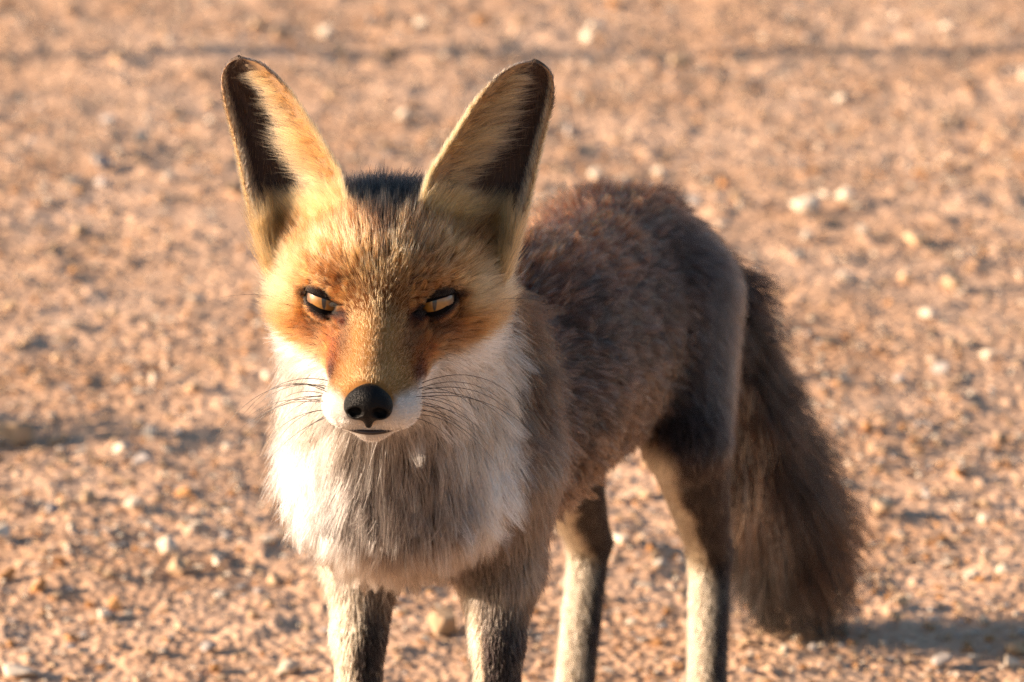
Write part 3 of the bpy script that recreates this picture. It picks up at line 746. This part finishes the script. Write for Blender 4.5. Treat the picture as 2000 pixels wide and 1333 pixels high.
# ------------------------------------------------------------------ stones
def stone_mesh(i, mat, sub):
    r = random.Random(100 + i); bm = bmesh.new()
    ex = (1.0, r.uniform(.65, .95), r.uniform(.45, .8))
    for _ in range(r.randint(11, 18)):
        v = Vector((r.gauss(0, 1), r.gauss(0, 1), r.gauss(0, 1))).normalized() * r.uniform(.42, .5)
        bm.verts.new((v.x * ex[0], v.y * ex[1], v.z * ex[2]))
    res = bmesh.ops.convex_hull(bm, input=bm.verts)
    bmesh.ops.delete(bm, geom=[g for g in res['geom_interior'] if isinstance(g, bmesh.types.BMVert)], context='VERTS')
    if sub:
        bmesh.ops.bevel(bm, geom=list(bm.edges), offset=.035, segments=1, affect='EDGES', profile=.6)
    me = bpy.data.meshes.new('stone'); bm.to_mesh(me); bm.free()
    me.materials.append(mat); return me
def stone_material(name, c0, c1):
    m, n, l, b = new_mat(name)
    tc = n.new('ShaderNodeTexCoord'); oi = n.new('ShaderNodeObjectInfo'); ns = n.new('ShaderNodeTexNoise'); ns.inputs['Scale'].default_value = 4; ns.inputs['Detail'].default_value = 6
    l.new(tc.outputs['Object'], ns.inputs['Vector'])
    rp = n.new('ShaderNodeValToRGB'); rp.color_ramp.elements[0].position = .3; rp.color_ramp.elements[1].position = .7
    rp.color_ramp.elements[0].color = (*c0, 1); rp.color_ramp.elements[1].color = (*c1, 1); l.new(ns.outputs['Fac'], rp.inputs[0])
    hs = n.new('ShaderNodeHueSaturation'); mr = n.new('ShaderNodeMapRange'); mr.inputs['To Min'].default_value = .78; mr.inputs['To Max'].default_value = 1.15
    l.new(oi.outputs['Random'], mr.inputs['Value']); l.new(mr.outputs[0], hs.inputs['Value']); l.new(rp.outputs[0], hs.inputs['Color'])
    l.new(hs.outputs[0], b.inputs['Base Color']); b.inputs['Roughness'].default_value = .9; b.inputs['Specular IOR Level'].default_value = .2
    bp = n.new('ShaderNodeBump'); bp.inputs['Strength'].default_value = .5; bp.inputs['Distance'].default_value = .0015; l.new(ns.outputs['Fac'], bp.inputs['Height']); l.new(bp.outputs[0], b.inputs['Normal'])
    return m
SM = {'pale': stone_material('pale_stone', (.52, .43, .33), (.70, .61, .50)), 'tan': stone_material('tan_stone', (.44, .30, .18), (.58, .42, .28)),
      'orange': stone_material('orange_stone', (.40, .20, .085), (.52, .28, .12)), 'grey': stone_material('grey_stone', (.34, .30, .28), (.46, .42, .39))}
NM = 9
SMESH = {k: [stone_mesh(i + 20 * j, m, True) for i in range(NM)] for j, (k, m) in enumerate(SM.items())}
rs = random.Random(3)
CNAME = {'pale': 'pale cream stone', 'tan': 'tan sandstone', 'orange': 'rusty orange stone', 'grey': 'cool grey stone'}
def describe(x, y, size, colour):
    big = 'tiny' if size < .0105 else 'small' if size < .0140 else 'middling' if size < .0185 else 'big'
    side = "off the fox's right shoulder" if x < -.08 else "beyond the fox's left flank and tail" if x > .25 else "behind the fox's back and legs"
    far = 'on the gravel just' if y < 1.15 else 'on the sand some way' if y < 1.9 else 'on the sand far'
    return big + ' ' + CNAME[colour] + ' ' + far + ' ' + side
def stone(x, y, size, colour, label=None, sq=None):
    o = bpy.data.objects.new('stone', SMESH[colour][rs.randrange(NM)])
    sz = size * rs.uniform(.7, 1.1) if sq is None else size * sq
    o.scale = (size, size * rs.uniform(.75, 1.1), sz)
    o.rotation_euler = (rs.uniform(-.35, .35), rs.uniform(-.35, .35), rs.uniform(0, 6.28))
    z = float(height(np.array([x]), np.array([y]))[0])
    o.location = (x, y, z + sz * .24)
    COL.objects.link(o)
    d_ = describe(x, y, size, colour); tag(o, d_, 'stone', d_.replace('stone ', 'stones ', 1))
    return o
KEY = [(1648, 752, 48, 'pale'), (1722, 982, 70, 'tan'), (275, 268, 46, 'pale'), (790, 218, 48, 'pale'), (330, 352, 44, 'pale'), (1572, 392, 78, 'pale'), (1235, 1225, 34, 'pale'),
       (1285, 1105, 36, 'pale'), (263, 1005, 52, 'pale'), (325, 1075, 54, 'pale'), (425, 1098, 52, 'pale'), (525, 1065, 36, 'pale'), (553, 1050, 38, 'pale'), (100, 1000, 60, 'grey'),
       (75, 1150, 52, 'orange'), (12, 1125, 54, 'orange'), (35, 1308, 80, 'pale'), (562, 1310, 60, 'pale'), (240, 880, 52, 'pale'), (30, 840, 95, 'tan'), (110, 690, 34, 'tan'),
       (385, 585, 44, 'pale'), (1110, 240, 44, 'grey'), (755, 272, 44, 'tan'), (1655, 555, 44, 'pale'), (1815, 625, 46, 'pale'), (1930, 700, 46, 'pale'), (1990, 540, 42, 'pale'),
       (1220, 345, 42, 'pale'), (1292, 325, 40, 'pale'), (1790, 470, 58, 'tan'), (940, 38, 46, 'orange'), (1840, 1300, 56, 'grey'), (1958, 1112, 40, 'pale'), (1905, 1118, 38, 'pale'),
       (525, 1190, 36, 'tan'), (492, 1212, 34, 'tan'), (352, 1240, 34, 'tan'), (130, 905, 40, 'tan'), (200, 320, 60, 'grey'), (215, 225, 44, 'grey'), (340, 215, 44, 'tan'),
       (1800, 330, 40, 'orange'), (1920, 1000, 40, 'pale'), (1760, 1180, 50, 'tan'), (1955, 850, 44, 'tan'), (1860, 560, 60, 'tan'), (460, 385, 50, 'tan'), (20, 600, 44, 'tan'),
       (1700, 1120, 34, 'pale'), (640, 60, 50, 'pale'), (550, 70, 44, 'tan'), (1330, 110, 60, 'tan'), (1640, 190, 40, 'pale'), (1440, 380, 44, 'tan'), (1120, 600, 30, 'tan'), (215, 1130, 40, 'tan'), (175, 1180, 34, 'orange')]
placed = []
for px, py, sz, colr in KEY:
    g = G(px, py + sz * .25); d = np.linalg.norm(g - CAMPOS)
    stone(g[0], g[1], sz / FPX * d * 1.05, colr); placed.append((g[0], g[1], sz / FPX * d))
fx0, fy0 = np.array([.0, .0]), 0
while len(placed) < 298:
    y = rs.uniform(.62, 3.25); hw = .33 + (y - .67) / 2.3 * .33; x = .067 + rs.uniform(-hw, hw)
    sz = min(.034, .0128 * math.exp(rs.gauss(0.15, .38)))
    if any((x - a) ** 2 + (y - b) ** 2 < (.55 * (sz + c)) ** 2 for a, b, c in placed): continue
    if .1 < x < .32 and .60 < y < .80 and sz > .012: continue
    stone(x, y, sz, rs.choices(['pale', 'tan', 'orange', 'grey'], [.46, .32, .10, .12])[0]); placed.append((x, y, sz))
# the finer gravel
peb = []
for i in range(10):
    me = stone_mesh(300 + i, SM['tan'], False); peb.append((np.array([v.co[:] for v in me.vertices]), [tuple(p.vertices) for p in me.polygons])); bpy.data.meshes.remove(me)
PV, PF, PM = [], [], []; off_ = 0
NP = 19000
yy = .50 + 2.9 * rng.random(NP) ** 1.1; xx = .067 + (rng.random(NP) * 2 - 1) * (.42 + (yy - .5) * .16)
NX = 13000; xx = np.r_[xx, -1.3 + 3.1 * rng.random(NX)]; yy = np.r_[yy, -.4 + 4.1 * rng.random(NX)]; NP += NX
cl = noise2(xx, yy, 6, 9) ; hh_ = height(xx, yy)
for i in range(NP):
    if rng.random() > .25 + 1.1 * cl[i]: continue
    v, f = peb[rng.integers(10)]; sz = .0034 + .0068 * rng.random() ** 1.8 + (.003 if rng.random() < .1 else 0)
    a_ = rng.random() * 6.28; ca_, sa_ = math.cos(a_), math.sin(a_)
    q = v * sz * np.array([1, 1, .75]); q = np.stack([q[:, 0] * ca_ - q[:, 1] * sa_, q[:, 0] * sa_ + q[:, 1] * ca_, q[:, 2]], 1) + np.array([xx[i], yy[i], hh_[i] + sz * .22])
    m_ = int(rng.choice(4, p=[.3, .42, .16, .12]))
    PV.append(q); PF += [tuple(k + off_ for k in p) for p in f]; PM += [m_] * len(f); off_ += len(q)
gv = mesh_obj('gravel', np.concatenate(PV), PF, SM['pale'], None, False)
for k in ('tan', 'orange', 'grey'): gv.data.materials.append(SM[k])
gv.data.polygons.foreach_set('material_index', PM); gv['kind'] = 'stuff'; gv['label'] = 'fine sandy gravel scattered over the ground'

# ------------------------------------------------------------------ outside the frame, only their shadows reach in: a stake, plus a shrub and boulder added for their shade
wood, wdn, wdl, wdb = new_mat('weathered_wood'); wdb.inputs['Base Color'].default_value = (.22, .17, .13, 1); wdb.inputs['Roughness'].default_value = .9
wns = wdn.new('ShaderNodeTexNoise'); wns.inputs['Scale'].default_value = 30; wdr = wdn.new('ShaderNodeValToRGB'); wdr.color_ramp.elements[0].color = (.12, .09, .07, 1); wdr.color_ramp.elements[1].color = (.30, .24, .19, 1)
wdl.new(wns.outputs['Fac'], wdr.inputs[0]); wdl.new(wdr.outputs[0], wdb.inputs['Base Color'])
tz = np.linspace(-.05, 1.12, 16)
sp_ = [(.012 * math.sin(z * 7) + .010 * math.sin(z * 17), .016 * math.sin(z * 5 + 1), z) for z in tz]
V, F = tube(sp_, [.021 - .006 * z for z in tz], 9)
st_ = mesh_obj('wooden_stake', V, F, wood); st_.location = (-3.05, 2.60, 0); tag(st_, 'crooked weathered wooden stake driven upright into the sandy ground', 'stake')
def boulder(loc, sc, seed, label):
    me = stone_mesh(seed, SM['tan'], True); o = link(bpy.data.objects.new('boulder', me)); o.location = loc; o.scale = sc; o.rotation_euler = (.2, .1, seed)
    tag(o, label, 'boulder')
leaf_m, lfn, lfl, lfb = new_mat('dry_leaf'); lfb.inputs['Base Color'].default_value = (.16, .13, .07, 1); lfb.inputs['Roughness'].default_value = .8
def shrub(loc, r, hgt, label):
    root = link(bpy.data.objects.new('shade_shrub', None)); root.location = loc; tag(root, label, 'shrub')
    q = random.Random(9); V, F, LV, LF = [], [], [], []
    for i in range(70):
        an, el = q.uniform(0, 6.28), q.uniform(.25, 1.5); L = q.uniform(.6, 1.0)
        tip = np.array([math.cos(an) * math.cos(el) * r * L * 1.3, math.sin(an) * math.cos(el) * r * L, math.sin(el) * hgt * L])
        pts = [tip * t + np.array([q.uniform(-.008, .008), q.uniform(-.008, .008), .02 * math.sin(3 * t)]) * (t > 0) for t in np.linspace(0, 1, 6)]
        v, f = tube(pts, np.linspace(.0022, .0007, 6), 4); F += [tuple(k + len(V) for k in p) for p in f]; V += list(v)
        for j in range(12):
            t = q.uniform(.35, 1); c_ = tip * t + np.array([q.gauss(0, .012), q.gauss(0, .012), q.gauss(0, .01)]); u_ = Vector((q.gauss(0, 1), q.gauss(0, 1), q.gauss(0, 1))).normalized(); w_ = u_.orthogonal().normalized()
            u_, w_ = np.array(u_) * .011, np.array(w_) * .005; k = len(LV); LV += [c_ - u_, c_ + w_, c_ + u_, c_ - w_]; LF.append((k, k + 1, k + 2, k + 3))
    mesh_obj('twig', V, F, wood, root); o = mesh_obj('foliage', LV, LF, leaf_m, root, False); o['kind'] = 'stuff'
shrub((-.68, 1.24, 0), .12, .145, 'low dry leafy shrub added out of view for its shade, off the fox right side')  # unseen, put in for the mottled shadow it throws
boulder((-.78, 2.42, .03), (.16, .14, .17), 502, 'small tan boulder added for shade, half sunk between the dry shrub and the wooden stake')
